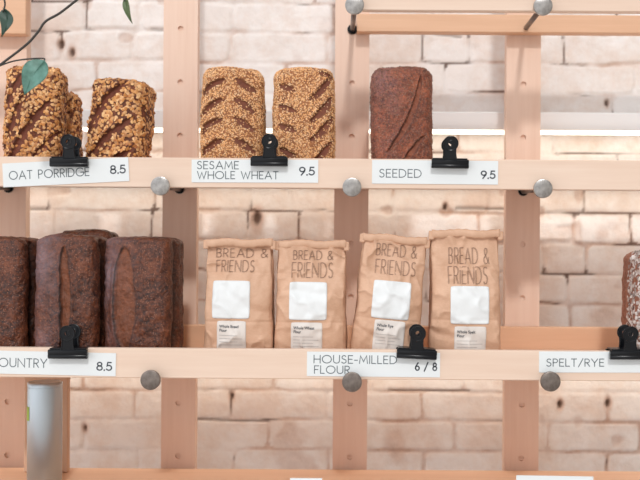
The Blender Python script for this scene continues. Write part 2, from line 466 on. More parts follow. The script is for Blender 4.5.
# ------------------------------------------------------------------ lettering made of strokes
def arc(cx, cz, rx, rz, a0, a1, n=14):
    return [(cx+rx*math.cos(math.radians(a0+(a1-a0)*k/n)), cz+rz*math.sin(math.radians(a0+(a1-a0)*k/n))) for k in range(n+1)]
G = {  # letter: (advance width, strokes) in a cap height of 1
 'A': (.80, [[(0, 0), (.40, 1), (.80, 0)], [(.14, .33), (.66, .33)]]),
 'B': (.52, [[(0, 0), (0, 1), (.22, 1)]+arc(.22, .76, .24, .24, 90, -90)+[(0, .52)], [(.22, .52)]+arc(.26, .26, .26, .26, 90, -90)+[(0, 0)]]),
 'C': (.80, [arc(.5, .5, .5, .5, 48, 312, 22)]),
 'D': (.72, [[(0, 0), (0, 1), (.24, 1)]+arc(.24, .5, .48, .5, 90, -90, 18)+[(0, 0)]]),
 'E': (.46, [[(.46, 1), (0, 1), (0, 0), (.46, 0)], [(0, .52), (.40, .52)]]),
 'F': (.46, [[(.46, 1), (0, 1), (0, 0)], [(0, .50), (.38, .50)]]),
 'G': (.90, [arc(.5, .5, .5, .5, 45, 345, 24)+[(.98, .47), (.60, .47)]]),
 'H': (.68, [[(0, 0), (0, 1)], [(.68, 0), (.68, 1)], [(0, .5), (.68, .5)]]),
 'I': (.0, [[(0, 0), (0, 1)]]),
 'L': (.42, [[(0, 1), (0, 0), (.42, 0)]]),
 'M': (.88, [[(0, 0), (.10, 1), (.44, .22), (.78, 1), (.88, 0)]]),
 'N': (.74, [[(0, 0), (0, 1), (.74, 0), (.74, 1)]]),
 'O': (1.0, [arc(.5, .5, .5, .5, 0, 360, 32)]),
 'P': (.50, [[(0, 0), (0, 1), (.24, 1)]+arc(.24, .74, .26, .26, 90, -90)+[(0, .48)]]),
 'R': (.52, [[(0, 0), (0, 1), (.24, 1)]+arc(.24, .74, .26, .26, 90, -90)+[(0, .48)], [(.22, .48), (.52, 0)]]),
 'S': (.50, [arc(.26, .76, .22, .24, 35, 225, 14)+arc(.24, .26, .25, .26, 60, -150, 16)]),
 'T': (.56, [[(0, 1), (.56, 1)], [(.28, 1), (.28, 0)]]),
 'U': (.66, [[(0, 1), (0, .33)]+arc(.33, .33, .33, .33, 180, 360, 16)+[(.66, 1)]]),
 'W': (1.08, [[(0, 1), (.28, 0), (.54, .86), (.80, 0), (1.08, 1)]]),
 'Y': (.68, [[(0, 1), (.34, .45), (.68, 1)], [(.34, .45), (.34, 0)]]),
 '-': (.30, [[(0, .40), (.30, .40)]]),
 '/': (.50, [[(0, -.08), (.50, 1.05)]]),
 '.': (.02, [[(0, 0), (.02, 0), (.02, .02)]]),
 '&': (.74, [[(.74, 0), (.16, .68)]+arc(.34, .80, .19, .19, 200, -10, 12)+[(.46, .66), (.14, .42)]+arc(.27, .24, .25, .24, 130, 300, 12)+[(.58, .16), (.70, .42)]]),
 '8': (.54, [arc(.27, .76, .22, .23, -90, 270, 22), arc(.27, .27, .27, .27, 90, 450, 24)]),
 '5': (.52, [[(.46, 1), (.12, 1), (.06, .56)]+arc(.24, .32, .28, .31, 122, -145, 20)]),
 '9': (.54, [arc(.27, .71, .27, .28, 0, 360, 24), [(.54, .68), (.50, .48), (.18, 0)]]),
 '6': (.54, [arc(.27, .29, .27, .28, 0, 360, 24), [(0, .32), (.04, .52), (.36, 1)]]),
 ' ': (.34, [])}
def strokes(text, gap=.20):
    x = 0; out = []
    for ch in text:
        w, ss = G[ch]; out += [[(x+a, b) for a, b in s] for s in ss]; x += w+gap
    return out, x-gap
def ribbon(mb, pts, hw, mp):
    P = [Vector((p[0], p[1])) for p in pts]
    P = [p for i, p in enumerate(P) if i == 0 or (p-P[i-1]).length > 1e-6]
    V = []; F = []
    for i, p in enumerate(P):
        a = (P[i]-P[i-1]).normalized() if i > 0 else (P[1]-P[0]).normalized()
        b2 = (P[i+1]-P[i]).normalized() if i < len(P)-1 else a
        if i == 0: a = b2
        t2 = (a+b2); t2 = t2.normalized() if t2.length > 1e-3 else a
        k = min(1/max(abs(t2.dot(a)), .35), 2.2); nn = Vector((-t2.y, t2.x))*hw*k
        q = p - (a*hw if i == 0 else Vector((0, 0))) + (b2*hw if i == len(P)-1 else Vector((0, 0)))
        V += [mp(q.x-nn.x, q.y-nn.y), mp(q.x+nn.x, q.y+nn.y)]
    for i in range(len(P)-1): F.append((2*i, 2*i+2, 2*i+3, 2*i+1))
    mb.add(V, F)
def lettering(mb, text, cx, cz, w, h, hw, mp, gap=.20, wob=0.0):
    ss, tw = strokes(text, gap)
    for s in ss:
        jx, jz = random.uniform(-wob, wob), random.uniform(-wob, wob)
        ribbon(mb, [(cx+(a/tw-.5)*w+jx, cz+(b-.5)*h+jz) for a, b in s], hw, mp)

def sign(px, py, w, h, tilt, D, label, texts, bend=0):
    s = D/1000; base = W(px, py, D)
    ang = math.radians(tilt)-ROLL
    t = thing('price_card', label, 'sign', (base.x, base.y-.0009, base.z), (0, ang, 0), 'white price cards')
    MB().box((-w*s/2, -.0006, -h*s/2), (w*s/2, .0006, h*s/2)).build('card', m_card, t)
    A = math.radians(tilt)
    mbn, mbp = MB(), MB()
    for k, (tx, cx, cy, tw, th) in enumerate(texts):
        dx, dy = cx-px, cy-py
        lx = dx*math.cos(A)+dy*math.sin(A); ly = -dx*math.sin(A)+dy*math.cos(A)
        price = tx[0] in '5689'
        lettering(mbp if price else mbn, tx, lx*s, -ly*s, tw*s, th*s, (.66 if price else .44)*s, lambda a, b2: (a, -.0009, b2), .24 if not price else .22)
    if mbn.V: mbn.build('product_lettering', m_ink, t)
    if mbp.V: mbp.build('price_lettering', m_inkd, t)
    return t
sign(66, 172.3, 126, 23.8, -2.9, 2.0, 'white card reading OAT PORRIDGE 8.5, tilted, on the middle shelf', [('OAT PORRIDGE', 49.3, 173.6, 79.5, 8), ('8.5', 118, 169.4, 14.5, 7.6)])
sign(255, 171.2, 126.5, 22.8, .2, 2.0, 'white card reading SESAME WHOLE WHEAT 9.5 on the middle shelf', [('SESAME', 218, 165.2, 41, 7.4), ('WHOLE WHEAT', 237.8, 175.2, 80.5, 7.2), ('9.5', 307, 171.2, 14.5, 7.6)])
sign(435, 172.3, 126, 23.6, .5, 2.0, 'white card reading SEEDED 9.5 on the middle shelf', [('SEEDED', 400.3, 173.4, 41.5, 7.8), ('9.5', 488, 174.8, 13.6, 7.2)])
sign(52, 363.2, 128, 23, 1.3, 1.924, 'white card reading COUNTRY 8.5 on the lower shelf at the left', [('COUNTRY', 18.5, 362.6, 57, 8.4), ('8.5', 104.5, 366.2, 14.5, 7.8)])
sign(373.5, 364.4, 133, 24.4, .6, 1.924, 'white card reading HOUSE-MILLED FLOUR 6 / 8 below the flour bags', [('HOUSE-MILLED', 355.3, 359.4, 82.5, 7.6), ('FLOUR', 332, 369.6, 35, 7.4), ('6 / 8', 426, 366.6, 21, 7.4)])
sign(605.5, 362, 133, 21, .1, 1.924, 'white card reading SPELT/RYE at the right edge of the lower shelf', [('SPELT/RYE', 575, 362.5, 57, 7.2)])
sign(554.5, 488, 77, 24.5, 1.0, 1.90, 'top edge of a white card at the bottom right of the picture', [])
sign(306, 490, 32, 24, .3, 1.90, 'top edge of a small white card at the bottom middle of the picture', [])

# ------------------------------------------------------------------ bulldog clips
def clip(px, py, w, D, tilt, label, hscale=1.0):
    """px,py = middle of the black front bar; the jaws grip card and rail"""
    s = D/1000; p = W(px, py, D)
    t = thing('bulldog_clip', label, 'clip', (p.x, p.y, p.z), (0, math.radians(tilt)-ROLL, 0), 'black bulldog clips')
    hb = .0088; L = w*s/2
    def bar(y0, sgn):
        prof = [(-.0, -hb), (-.006, -hb*1.0), (-.0085, -hb*.8), (-.009, -hb*.45), (-.0075, -hb*.15), (-.0085, hb*.2), (-.0085, hb*.7), (-.006, hb), (0, hb)]
        mb = MB(); V = []; n = len(prof)
        for x in (-L, -L+.0012, L-.0012, L):
            k = .90 if abs(x) == L else 1.0
            V += [(x, y0+sgn*a*k, b2*k) for a, b2 in prof]
        F = []
        for i in range(3):
            for j in range(n):
                q = (j+1) % n; F.append((i*n+j, i*n+q, i*n+q+n, i*n+j+n) if sgn > 0 else (i*n+j, i*n+j+n, i*n+q+n, i*n+q))
        F.append(tuple(range(n))); F.append(tuple(range(3*n, 4*n)))
        return mb.add(V, F)
    fr = bar(-.0030, 1)
    smooth_by_angle(fr.build('front_jaw', m_black, t), 40)
    smooth_by_angle(bar(.0215, -1).build('rear_jaw', m_black, t), 40)
    MB().box((-L*.93, -.0085, hb), (L*.93, .0270, hb+.0026), .0008).build('spring', m_black, t)
    # handles: a neck that flares at its foot and ends in a rolled ring
    cz = .0325*hscale; R = .0138; r = .0058; n = 40
    def outline(grow=0):
        out = []; inn = []
        for k in range(n):
            a = -PI/2 + 2*PI*k/n
            out.append((R*math.cos(a), cz+R*math.sin(a))); inn.append((r*math.cos(a), cz+r*math.sin(a)))
        return out, inn
    for nm, y0, tl in (('front_handle', -.0085, .10), ('rear_handle', .0255, -.10)):
        mb = MB(); o, i = outline(); mb.plate(o, -.0007, .0007, i)
        nk = [(-.0125, 0), (.0125, 0), (.0112, .006), (.0100, .014), (.0104, cz-R*.55), (.0085, cz-R*.5), (-.0085, cz-R*.5), (-.0104, cz-R*.55), (-.0100, .014), (-.0112, .006)]
        mb.plate(nk, -.0006, .0006)
        # rolled rims
        ring = [(R*math.cos(2*PI*k/n), 0, cz+R*math.sin(2*PI*k/n)) for k in range(n+1)]
        mb.tube(ring, .0016, 8)
        mb.tube([(r*math.cos(2*PI*k/20), 0, cz+r*math.sin(2*PI*k/20)) for k in range(21)], .0012, 8)
        for sx in (-1, 1): mb.tube([(sx*a, 0, b2) for a, b2 in ((.0125, 0), (.0112, .006), (.0100, .014), (.0104, cz-R*.55))], .0015, 8)
        ob = mb.build(nm, m_black, t, (0, y0, hb-.001)); ob.rotation_euler.x = tl
        smooth_by_angle(ob, 40)
    return t
clip(70, 162.6, 38, 1.994, 0.3, 'black bulldog clip holding the oat porridge card')
clip(269.5, 162, 37, 1.994, .6, 'black bulldog clip holding the sesame whole wheat card')
clip(449.8, 164.2, 37, 1.994, 1.2, 'black bulldog clip holding the seeded card')
clip(68.8, 353.8, 39, 1.918, 0.5, 'black bulldog clip holding the country card')
clip(416.5, 354, 40, 1.918, 3.0, 'black bulldog clip holding the house-milled flour card')
clip(629, 354.6, 40, 1.918, 0.0, 'black bulldog clip holding the spelt/rye card')

# ------------------------------------------------------------------ loaves
def lattice(nx, ny, nz):
    idx = {}; P = []
    def g(i, j, k):
        key = (i, j, k)
        if key not in idx: idx[key] = len(P); P.append(key)
        return idx[key]
    F = []
    for i in range(nx):
        for k in range(nz):
            F.append((g(i, 0, k), g(i+1, 0, k), g(i+1, 0, k+1), g(i, 0, k+1)))
            F.append((g(i, ny, k), g(i, ny, k+1), g(i+1, ny, k+1), g(i+1, ny, k)))
    for j in range(ny):
        for k in range(nz):
            F.append((g(0, j, k), g(0, j, k+1), g(0, j+1, k+1), g(0, j+1, k)))
            F.append((g(nx, j, k), g(nx, j+1, k), g(nx, j+1, k+1), g(nx, j, k+1)))
    for i in range(nx):
        for j in range(ny):
            F.append((g(i, j, 0), g(i, j+1, 0), g(i+1, j+1, 0), g(i+1, j, 0)))
            F.append((g(i, j, nz), g(i+1, j, nz), g(i+1, j+1, nz), g(i, j+1, nz)))
    return np.array(P, float), np.array(F)
LAT = lattice(84, 40, 130)
def vnormals(V, F):
    n = np.cross(V[F[:, 2]]-V[F[:, 0]], V[F[:, 3]]-V[F[:, 1]]); N = np.zeros_like(V)
    for k in range(4): np.add.at(N, F[:, k], n)
    return N/np.maximum(np.linalg.norm(N, axis=1), 1e-12)[:, None]
def loaf_shape(w, d, h, r=.022, dome=.014, rough=.0016, scores=(), seed=0, taper=.06, rt=None, side_groove=False, waist=0.0):
    P, F = LAT; q = P/np.array([84, 40, 130])
    p = np.stack([(q[:, 0]-.5)*w, (q[:, 1]-.5)*d, q[:, 2]*h], 1)
    rr = np.minimum(r, .49*min(w, d)); lo = np.array([-w/2+rr, -d/2+rr, rr*.6]); hi = np.array([w/2-rr, d/2-rr, h-(rt or rr)])
    c = np.clip(p, lo, hi); dv = p-c; L = np.linalg.norm(dv, axis=1)
    rad = np.full(len(p), rr); 
    n = dv/np.maximum(L, 1e-9)[:, None]
    rz = np.where(dv[:, 2] > 0, (rt or rr), rr*.6)
    sc = np.stack([rad, rad, rz], 1)
    V = c + n*sc
    u = V[:, 0]/(w/2); v = V[:, 2]/h; yb = (V[:, 1]+d/2)/d     # yb 0 front .. 1 back
    V[:, 0] *= 1 - taper*yb + .03*np.sin(v*PI) - waist*(1-v)
    V[:, 1] -= dome*(1-yb)*(1-np.clip(np.abs(u), 0, 1)**2.2)*(.35+.65*np.sin(np.clip(v, 0, 1)*PI)**.6)
    V[:, 2] += .006*(1-np.clip(np.abs(u), 0, 1)**2)*sst(.8, 1, v)*(1-yb*.6)
    N = vnormals(V, F)
    s = seed*3.7
    big = fbm(V[:, 0]*22+s, V[:, 2]*22, V[:, 1]*22, seed=seed, o=3)*.0020
    sm = fbm(V[:, 0]*95+s, V[:, 2]*95, V[:, 1]*95, seed=seed+5, o=3)*rough
    front = sst(-.15, .45, -N[:, 1])
    burn_groove = np.zeros(len(V)); cut = np.zeros(len(V)); ridge = np.zeros(len(V)); dep = np.zeros(len(V))
    for (u0, v0, u1, v1, wd, bow, depth, rdg) in scores:
        a = np.array([u0*w/2, v0*h]); b2 = np.array([u1*w/2, v1*h]); ab = b2-a; L2 = (ab**2).sum(); Ln = math.sqrt(L2)
        rel = V[:, [0, 2]]-a; t = (rel@ab)/L2
        nrm = np.array([-ab[1], ab[0]])/Ln
        sd = rel@nrm - bow*Ln*np.sin(np.clip(t, 0, 1)*PI) + .0022*fbm(V[:, 0]*40, V[:, 2]*40, seed=seed+9, o=2)
        hw = wd*np.sqrt(np.clip(np.sin(np.clip(t, 0, 1)*PI), 0, 1))
        inside = (t > 0) & (t < 1)
        m = np.where(inside, 1-sst(.70, 1.08, np.abs(sd)/np.maximum(hw, 1e-5)), 0)*front
        cut = np.maximum(cut, m)
        rel_e = np.abs(np.abs(sd)-hw*1.03)
        bn = np.where(inside & (hw > .002), (1-sst(.0006, .0022, rel_e)), 0)*front*np.where(sd > 0, 1.0, .6); burn_groove = np.maximum(burn_groove, bn); 
        dep = dep + bn*.0018
        prof = np.clip(1-(sd/np.maximum(hw, 1e-5))**2, 0, 1)
        under = np.clip(.5+.5*sd/np.maximum(hw, 1e-5), 0, 1)    # deepest just under the raised ear
        dep = np.maximum(dep, np.where(inside, m*depth*(.25+.75*under**2), 0))
        e = np.exp(-((sd-hw*1.12)/(.0028+.15*wd))**2)*np.where(inside, np.sin(np.clip(t, 0, 1)*PI)**.5, 0)*front
        e2 = np.exp(-((sd+hw*1.1)/(.0028+.10*wd))**2)*np.where(inside, np.sin(np.clip(t, 0, 1)*PI)**.5, 0)*front
        ridge = np.maximum(ridge, np.maximum(e*rdg, e2*rdg*.35))
    if side_groove:
        g = np.exp(-((yb-.42)/.10)**2)*sst(.5, .9, np.abs(N[:, 0])); dep = dep+g*.008; burn_groove = np.maximum(burn_groove, g*.9)  # side groove is coloured darker as well as sunk
    V = V + N*((big+sm+ridge-dep)*(.15+.85*sst(0, .06, v)))[:, None]
    V[:, 2] = np.maximum(V[:, 2], .0012)
    return V, F, (cut, burn_groove*.8), np.abs(u), v, yb
def scatter(V, F, cut, n, tmpl, tf, size, rnd, sel, jitter=.0012, lift=.0004, flat=.25, seed=1):
    r = np.random.default_rng(seed); N = vnormals(V, F)
    cand = np.where(sel & ((cut < .30) | (r.random(len(cut)) < .13)))[0]
    ids = r.choice(cand, min(n, len(cand)*3)); p = V[ids]; nn = N[ids]
    nn = nn + r.normal(0, flat, nn.shape); nn /= np.linalg.norm(nn, axis=1)[:, None]
    t = np.cross(nn, r.normal(0, 1, nn.shape)); t /= np.linalg.norm(t, axis=1)[:, None]; b2 = np.cross(nn, t)
    p = p + (t*r.uniform(-jitter, jitter, (len(ids), 1))) + b2*r.uniform(-jitter, jitter, (len(ids), 1)) + N[ids]*lift
    sc = size*(1+r.uniform(-rnd, rnd, (len(ids), 1, 1)))
    tm = np.array(tmpl)[None]*sc
    VV = p[:, None]+tm[..., 0:1]*t[:, None]+tm[..., 1:2]*b2[:, None]+tm[..., 2:3]*nn[:, None]
    k = len(tmpl); FF = (np.array(tf)[None]+np.arange(len(ids))[:, None, None]*k).reshape(-1, 3)
    return VV.reshape(-1, 3), FF
# flake: a shallow dished disc; seed: a small teardrop
FLK = [(math.cos(a)*1.0, math.sin(a)*.72, -.05+.10*(k % 2)) for k, a in enumerate([2*PI*i/7 for i in range(7)])]+[(0.05, 0, .22), (0, 0, -.22)]
FLF = [(k, (k+1) % 7, 7) for k in range(7)]+[((k+1) % 7, k, 8) for k in range(7)]
SED = [(1.15, 0, 0), (-.85, 0, 0), (-.15, .60, 0), (-.15, -.60, 0), (-.1, 0, .42), (-.1, 0, -.42)]
SDF = [(0, 2, 4), (2, 1, 4), (1, 3, 4), (3, 0, 4), (2, 0, 5), (1, 2, 5), (3, 1, 5), (0, 3, 5)]
def loaf(name, label, cat_group, px, py, D, m, shape, seeds=None, tilt=0, rz=0, bloom_light=0, baseZ=None, rx=0, burnk=.5):
    """px = middle of the loaf, D = distance of its middle"""
    b = W(px, py, D); loc = (b.x, b.y, baseZ+.001+abs(math.sin(math.radians(tilt)))*shape[0][:, 0].max()*.9)
    t = thing(name, label, 'bread', loc, (math.radians(rx), math.radians(tilt), math.radians(rz)), cat_group)
    V, F, (cut, burn_groove), u, v, yb = shape
    bl = np.clip(fbm(V[:, 0]*14+px, V[:, 2]*14, seed=int(abs(px)), o=3)*.5+.6, 0, 1)*bloom_light if bloom_light else np.zeros(len(V))
    if bloom_light: bl = bl*(1-.6*cut)*sst(-.2, .75, -V[:, 0]/(np.abs(V[:, 0]).max())+.1)  # flour bloom kept to the left, painting in that side's light
    mesh('crust', V, F, m, t, attrs={'cut': cut, 'bloom_light': bl, 'burn_groove': burn_groove*burnk})
    if seeds:
        nm, sm, n, tm, tf, size, rnd, seldef = seeds
        if len(nm) and n:
            sel = (yb < seldef) & (v > .025)
            SV, SF = scatter(V, F, cut, n, tm, tf, size, rnd, sel, seed=int(abs(px))+3)
            o = mesh(nm, SV, SF, sm, t, smooth=False); o['kind'] = 'stuff'
    return t
Z2, Z3 = H+.150, H-.216
OATS = lambda n, s=.0043, sm=m_oat, cover=.97: ('oat_topping', sm, n, FLK, FLF, s, .3, cover)
SES = lambda n: ('sesame_topping', m_ses, n, SED, SDF, .00215, .25, .97)
g_o = 'oat porridge loaves'
# scores: (u0,v0,u1,v1, half width m, bow, depth, ridge)
sh = loaf_shape(.113, .080, .215, r=.016, dome=.010, rt=.012, seed=2, scores=[(-1.0, .18, .35, .98, .007, .03, .007, .004), (-.75, -.02, .75, .72, .0095, .05, .008, .004), (.0, .05, 1.05, .40, .007, .03, .007, .003), (-1.05, .50, -.3, .97, .007, .0, .005, .003)])
loaf('loaf', 'tall oat-covered loaf at the far left under the blue-green leaf', g_o, 36, 0, 2.082, m_oatc, sh, OATS(2200), tilt=1.5, rz=0, baseZ=Z2)
sh = loaf_shape(.105, .056, .182, r=.018, dome=.007, seed=8, scores=[(-.9, .3, .6, .9, .008, .03, .006, .004)])
loaf('loaf', 'oat-covered loaf mostly hidden behind the far left one, at its right shoulder', g_o, 57, 0, 2.166, m_oatc, sh, OATS(1500, .0044), tilt=0, baseZ=Z2)
sh = loaf_shape(.116, .095, .189, r=.020, dome=.012, rt=.014, seed=4, waist=.0, scores=[(-.92, .36, .30, 1.0, .0105, .07, .009, .005), (-.95, .06, .72, .62, .0085, .05, .008, .005), (-.3, -.04, .8, .30, .0075, .04, .008, .004)])
loaf('loaf', 'leaning oat-covered loaf right of the oat porridge clip', g_o, 119, 0, 2.092, m_oatc, sh, OATS(1900, .0044), tilt=5.0, rz=-4, baseZ=Z2)
g_s = 'sesame whole wheat loaves'
# chevron slashes
sl = []
for k, vv in enumerate((.90, .71, .53, .33, .14)):
    sl.append((-.95, vv-.15, -.22, vv, .0065, .10, .007, .0055)); sl.append((.10, vv+.02-.005, .80, vv-.12, .0078, -.02, .0055, .003))
sh = loaf_shape(.124, .100, .216, r=.017, dome=.012, seed=12, rough=.0010, scores=sl, waist=-.03)
loaf('loaf', 'sesame-covered loaf left of the sesame clip', g_s, 234.5, 0, 2.094, m_sesc, sh, SES(8200), tilt=.7, rz=0, baseZ=Z2)
sr = []
for k, vv in enumerate((.80, .60, .42, .19)):
    sr.append((-.82, vv+.06, -.22, vv-.01, .0066, -.02, .0055, .003)); sr.append((.22, vv-.10, .96, vv+.14, .0080, -.06, .007, .0045))
sr.append((.5, .98, 1.0, .92, .006, 0, .005, .003))
sh = loaf_shape(.123, .100, .217, r=.017, dome=.012, seed=15, rough=.0010, scores=sr, waist=-.02)
loaf('loaf', 'sesame-covered loaf right of the sesame clip', g_s, 305.5, 0, 2.094, m_sesc, sh, SES(8200), tilt=-.3, rz=0, baseZ=Z2)
sh = loaf_shape(.124, .100, .221, r=.020, dome=.013, seed=19, rough=.0012, scores=[(-.52, .22, .62, .93, .0062, -.10, .0075, .0025), (-.12, .02, .75, .37, .0060, .04, .0065, .003)])
loaf('loaf', 'dark speckled loaf standing alone beside the seeded card', None, 402, 0, 2.092, m_seedc, sh, ('seed_topping', m_pop, 5200, SED, SDF, .0016, .3, .97), tilt=-.3, rz=0, baseZ=Z2, bloom_light=.7, burnk=.9)
# country loaves on the lower shelf
g_c = 'country loaves'
cs = lambda dx, wd=.011: [(dx, .03, dx-.05, .93, wd, .03, .008, .006)]
def country(label, px, D, w, d, h, rz, sc, tilt=0, seed=0, bloom_light=1.0, **kw):
    sh = loaf_shape(w, d, h, r=.016, dome=.013, rt=.011, rough=.0016, seed=seed, scores=sc, taper=.03, side_groove=True, **kw)
    loaf('loaf', label, g_c, px, 0, D, m_counc, sh, None, tilt=tilt, rz=rz, bloom_light=bloom_light, baseZ=Z3, burnk=1.0)
country('dark country loaf cut off by the left edge of the picture', 8.5, 2.030, .124, .104, .233, -12, [(.10, .02, .04, .98, .010, .02, .006, .005)], seed=31, bloom_light=.9)
country('dark country loaf behind the country clip', 75.5, 2.020, .124, .104, .237, -5, [(.0, .02, .05, .93, .0105, -.03, .008, .005)], seed=33)
country('dark country loaf with a wide almond-shaped slash, right end of its row', 147, 2.028, .134, .106, .234, -11, [(-.26, .02, -.26, .93, .0235, -.01, .006, .006)], seed=36)
country('dark country loaf standing in the back, its top showing above the loaf at the clip', 92, 2.150, .110, .09, .250, 0, [(.0, .1, .0, .9, .01, 0, .006, .004)], seed=39, bloom_light=0)
sh = loaf_shape(.128, .115, .212, r=.018, dome=.012, rough=.0013, seed=44, scores=[(-.3, .1, .4, .9, .008, .05, .006, .004)])
loaf('loaf', 'pale grey flaked loaf at the right edge above the spelt/rye card', None, 660, 0, 2.030, m_ryec, sh, ('flake_topping', m_ryeo, 2300, FLK, FLF, .0042, .35, .55), tilt=1.0, rz=4, baseZ=Z3)

# ------------------------------------------------------------------ flour bags
def bag(label, pxb, pyt, D, w, h, d, tilt, seed, rz, sticker, small, text, roll, lines):
    """pxb = foot middle px; sticker/small = (x0,x1,z0,z1) of height fraction; roll = (dz0, dz1) fold band"""
    b = W(pxb, 0, D-.034); b.y = D-DR
    t = thing('flour_bag', label, 'bag', (b.x, b.y, Z3+.001+abs(math.sin(math.radians(tilt)))*w*.45), (0, math.radians(tilt), math.radians(rz)), 'kraft paper flour bags')
    nT, nZ = 128, 110; h = h-.002; zt = h-.018
    V = []; s = seed*5.1
    def hd(v): return (d/2)*(1-sst(.45, 1.0, v)*.80)*(1-.04*sst(.25, 0, v))
    def hwid(v): return (w/2)*(1-.012*np.sin(v*9+seed)-.02*sst(.1, 0, v)+.0*sst(.55, 1, v))
    def crump(x, z, y=0):
        r1 = fbm(x*26+s, z*22, None, seed=seed, o=3)
        r2 = 1-np.abs(fbm(x*17+z*9+s, z*15-x*7, None, seed=seed+4, o=3))*1.4
        r3 = np.abs(fbm(x*9-s, z*13+x*6, None, seed=seed+11, o=2))
        return r1*.0026 - np.clip(.35-r3, 0, 1)*.011 + np.clip(r2, 0, 1)**3*.0048*(1+.8*sst(.5, 1, z/h))
    def fold(z): return -np.exp(-((z-h*.30)/.0022)**2)*.0016 - np.exp(-((z-h*.70)/.0020)**2)*.0012
    def front_y(x, z):
        v = np.clip(z/zt, 0, 1); a = hwid(v); e = np.clip(np.abs(x)/a, 0, .999)
        y = hd(v)*(1-e**4)**(1/4.)
        return -(y +   .006*np.cos(np.clip(x/a, -1, 1)*PI/2)*np.sin(v*PI) + crump(x, z) + fold(z)) + .0*z
    fx = np.sin(np.linspace(-1, 1, 63)*PI/2*.96)/math.sin(PI/2*.96)
    fx = .45*fx+.55*np.linspace(-1, 1, 63)
    sy = np.linspace(-1, 1, 24)[1:-1]*.93; bxs = fx[::-1][::1]
    for j in range(nZ+1):
        v = j/nZ; z = v*zt; a = hwid(v); bb = hd(v)
        yend = bb*(1-.999**4)**(1/4.)
        x = np.concatenate([fx*a, np.full(len(sy), a), bxs*a, np.full(len(sy), -a)])
        yb_ = bb*(1-np.clip(np.abs(bxs), 0, .999)**7)**(1/7.)
        y = np.concatenate([-bb*(1-np.clip(np.abs(fx), 0, .999)**4)**(1/4.), np.linspace(-yend, yend, 24)[1:-1], yb_, np.linspace(yend, -yend, 24)[1:-1]])
        c = x/a; nT = len(x)
        gus = (.003+.010*sst(.15, 1, v))*np.clip(1-np.abs(y)/max(bb, 1e-4), 0, 1)*sst(.8, .97, np.abs(c))
        fr = np.arange(nT) < 63
        yy = np.where((y < 0) & fr, front_y(x, np.full_like(x, z)), y + np.where(y > 0, -crump(x+3, z)*.6, 0))
        x = x - np.sign(x)*gus + np.where(np.abs(x) > a*.9, fbm(y*30+s, np.full_like(x, z)*22, None, seed=seed+8, o=3)*.0016, 0)
        V += list(zip(x, yy, np.full_like(x, z)))
    F = []
    for j in range(nZ):
        for k in range(nT):
            q = (k+1) % nT; F.append((j*nT+k, j*nT+q, j*nT+q+nT, j*nT+k+nT))
    F.append(tuple(range(nT))[::-1]); F.append(tuple(range(nZ*nT, (nZ+1)*nT)))
    mesh('paper_body', V, F, m_kr, t)
    # folded-over band with the tin tie ends
    bw = w*.462; ft = (zt-.006)
    yb = float(front_y(np.array(0.), np.array(zt)))
    V = []; F = []; n = 14; K = 30
    for i in range(K+1):
        x = -bw+2*bw*i/K
        for k in range(n):
            a = 2*PI*k/n; ry = .0080+.0007*math.sin(i*.9+seed); rzz = .0084+.0006*math.sin(i*1.7+seed*2)
            V.append((x, yb+.004+ry*(abs(math.cos(a))**.7*(1 if math.cos(a) > 0 else -1)), zt+.0045+rzz*(abs(math.sin(a))**.7*(1 if math.sin(a) > 0 else -1))+.0015*math.sin(i*.35+seed)))
    for i in range(K):
        for k in range(n):
            q = (k+1) % n; F.append((i*n+k, i*n+q, i*n+q+n, i*n+k+n))
    F.append(tuple(range(n))[::-1]); F.append(tuple(range(K*n, (K+1)*n)))
    bd = mesh('folded_top', V, F, m_kr, t)
    tt = MB()
    for sx in (-1, 1):
        tt = MB(); tt.box((sx*(bw-.004), yb-.002, zt-.008), (sx*(bw+.0065), yb+.010, zt+.010), .0018)
        tt.build('tin_tie', m_kr, t)
    def patch(nm, m, x0, x1, z0, z1, off, rot=0):
        nx, nz = 24, 24; V = []; F = []
        cx, cz = (x0+x1)/2, (z0+z1)/2
        for lay in (0, 1):
            for j in range(nz+1):
                for i in range(nx+1):
                    # slightly rounded corners
                    a, c2 = i/nx*2-1, j/nz*2-1
                    k = 1-.035*(abs(a)*abs(c2))**8
                    x = cx+a*k*(x1-x0)/2; z = cz+c2*k*(z1-z0)/2
                    dx, dz = x-cx, z-cz; x = cx+dx*math.cos(rot)+dz*math.sin(rot); z = cz-dx*math.sin(rot)+dz*math.cos(rot)
                    V.append((x, float(front_y(np.array(x), np.array(z)))-off*(1-lay)-.0002, z))
        m1 = (nx+1)*(nz+1)
        for j in range(nz):
            for i in range(nx):
                q = j*(nx+1)+i; F.append((q, q+1, q+nx+2, q+nx+1))
        edge = [i for i in range(nx+1)]+[(j+1)*(nx+1)-1 for j in range(1, nz+1)]+[nz*(nx+1)+i for i in range(nx-1, -1, -1)]+[j*(nx+1) for j in range(nz-1, 0, -1)]
        for a, c2 in zip(edge, edge[1:]+edge[:1]): F.append((a, a+m1, c2+m1, c2))
        return mesh(nm, V, F, m, t)
    patch('white_sticker', m_stick, *sticker, .0012, .0)
    lab = patch('flour_label', m_label, *small, .0010)
    mp = lambda off: (lambda x, z: (x, float(front_y(np.array(x), np.array(z)))-off, z))
    # lettering across the top: tall, thin, doubly drawn capitals
    L = MB()
    for (tx, cx, cz, tw, thh) in text:
        for o2 in (0, .0016):
            ss, W_ = strokes(tx, .26)
            for q in ss:
                pts = []
                for a, c2 in zip(q[:-1], q[1:]):
                    for k in range(4): pts.append((a[0]+(c2[0]-a[0])*k/4, a[1]+(c2[1]-a[1])*k/4))
                pts.append(q[-1])
                ribbon(L, [(cx+(a/W_-.5)*tw+o2, cz+(c2-.5)*thh+o2*.3) for a, c2 in pts], .00029, mp(.0011))
    L.build('brand_lettering', m_inkb, t)
    # printed flour name and lines on the lower label
    xl, xr, z0, z1 = small
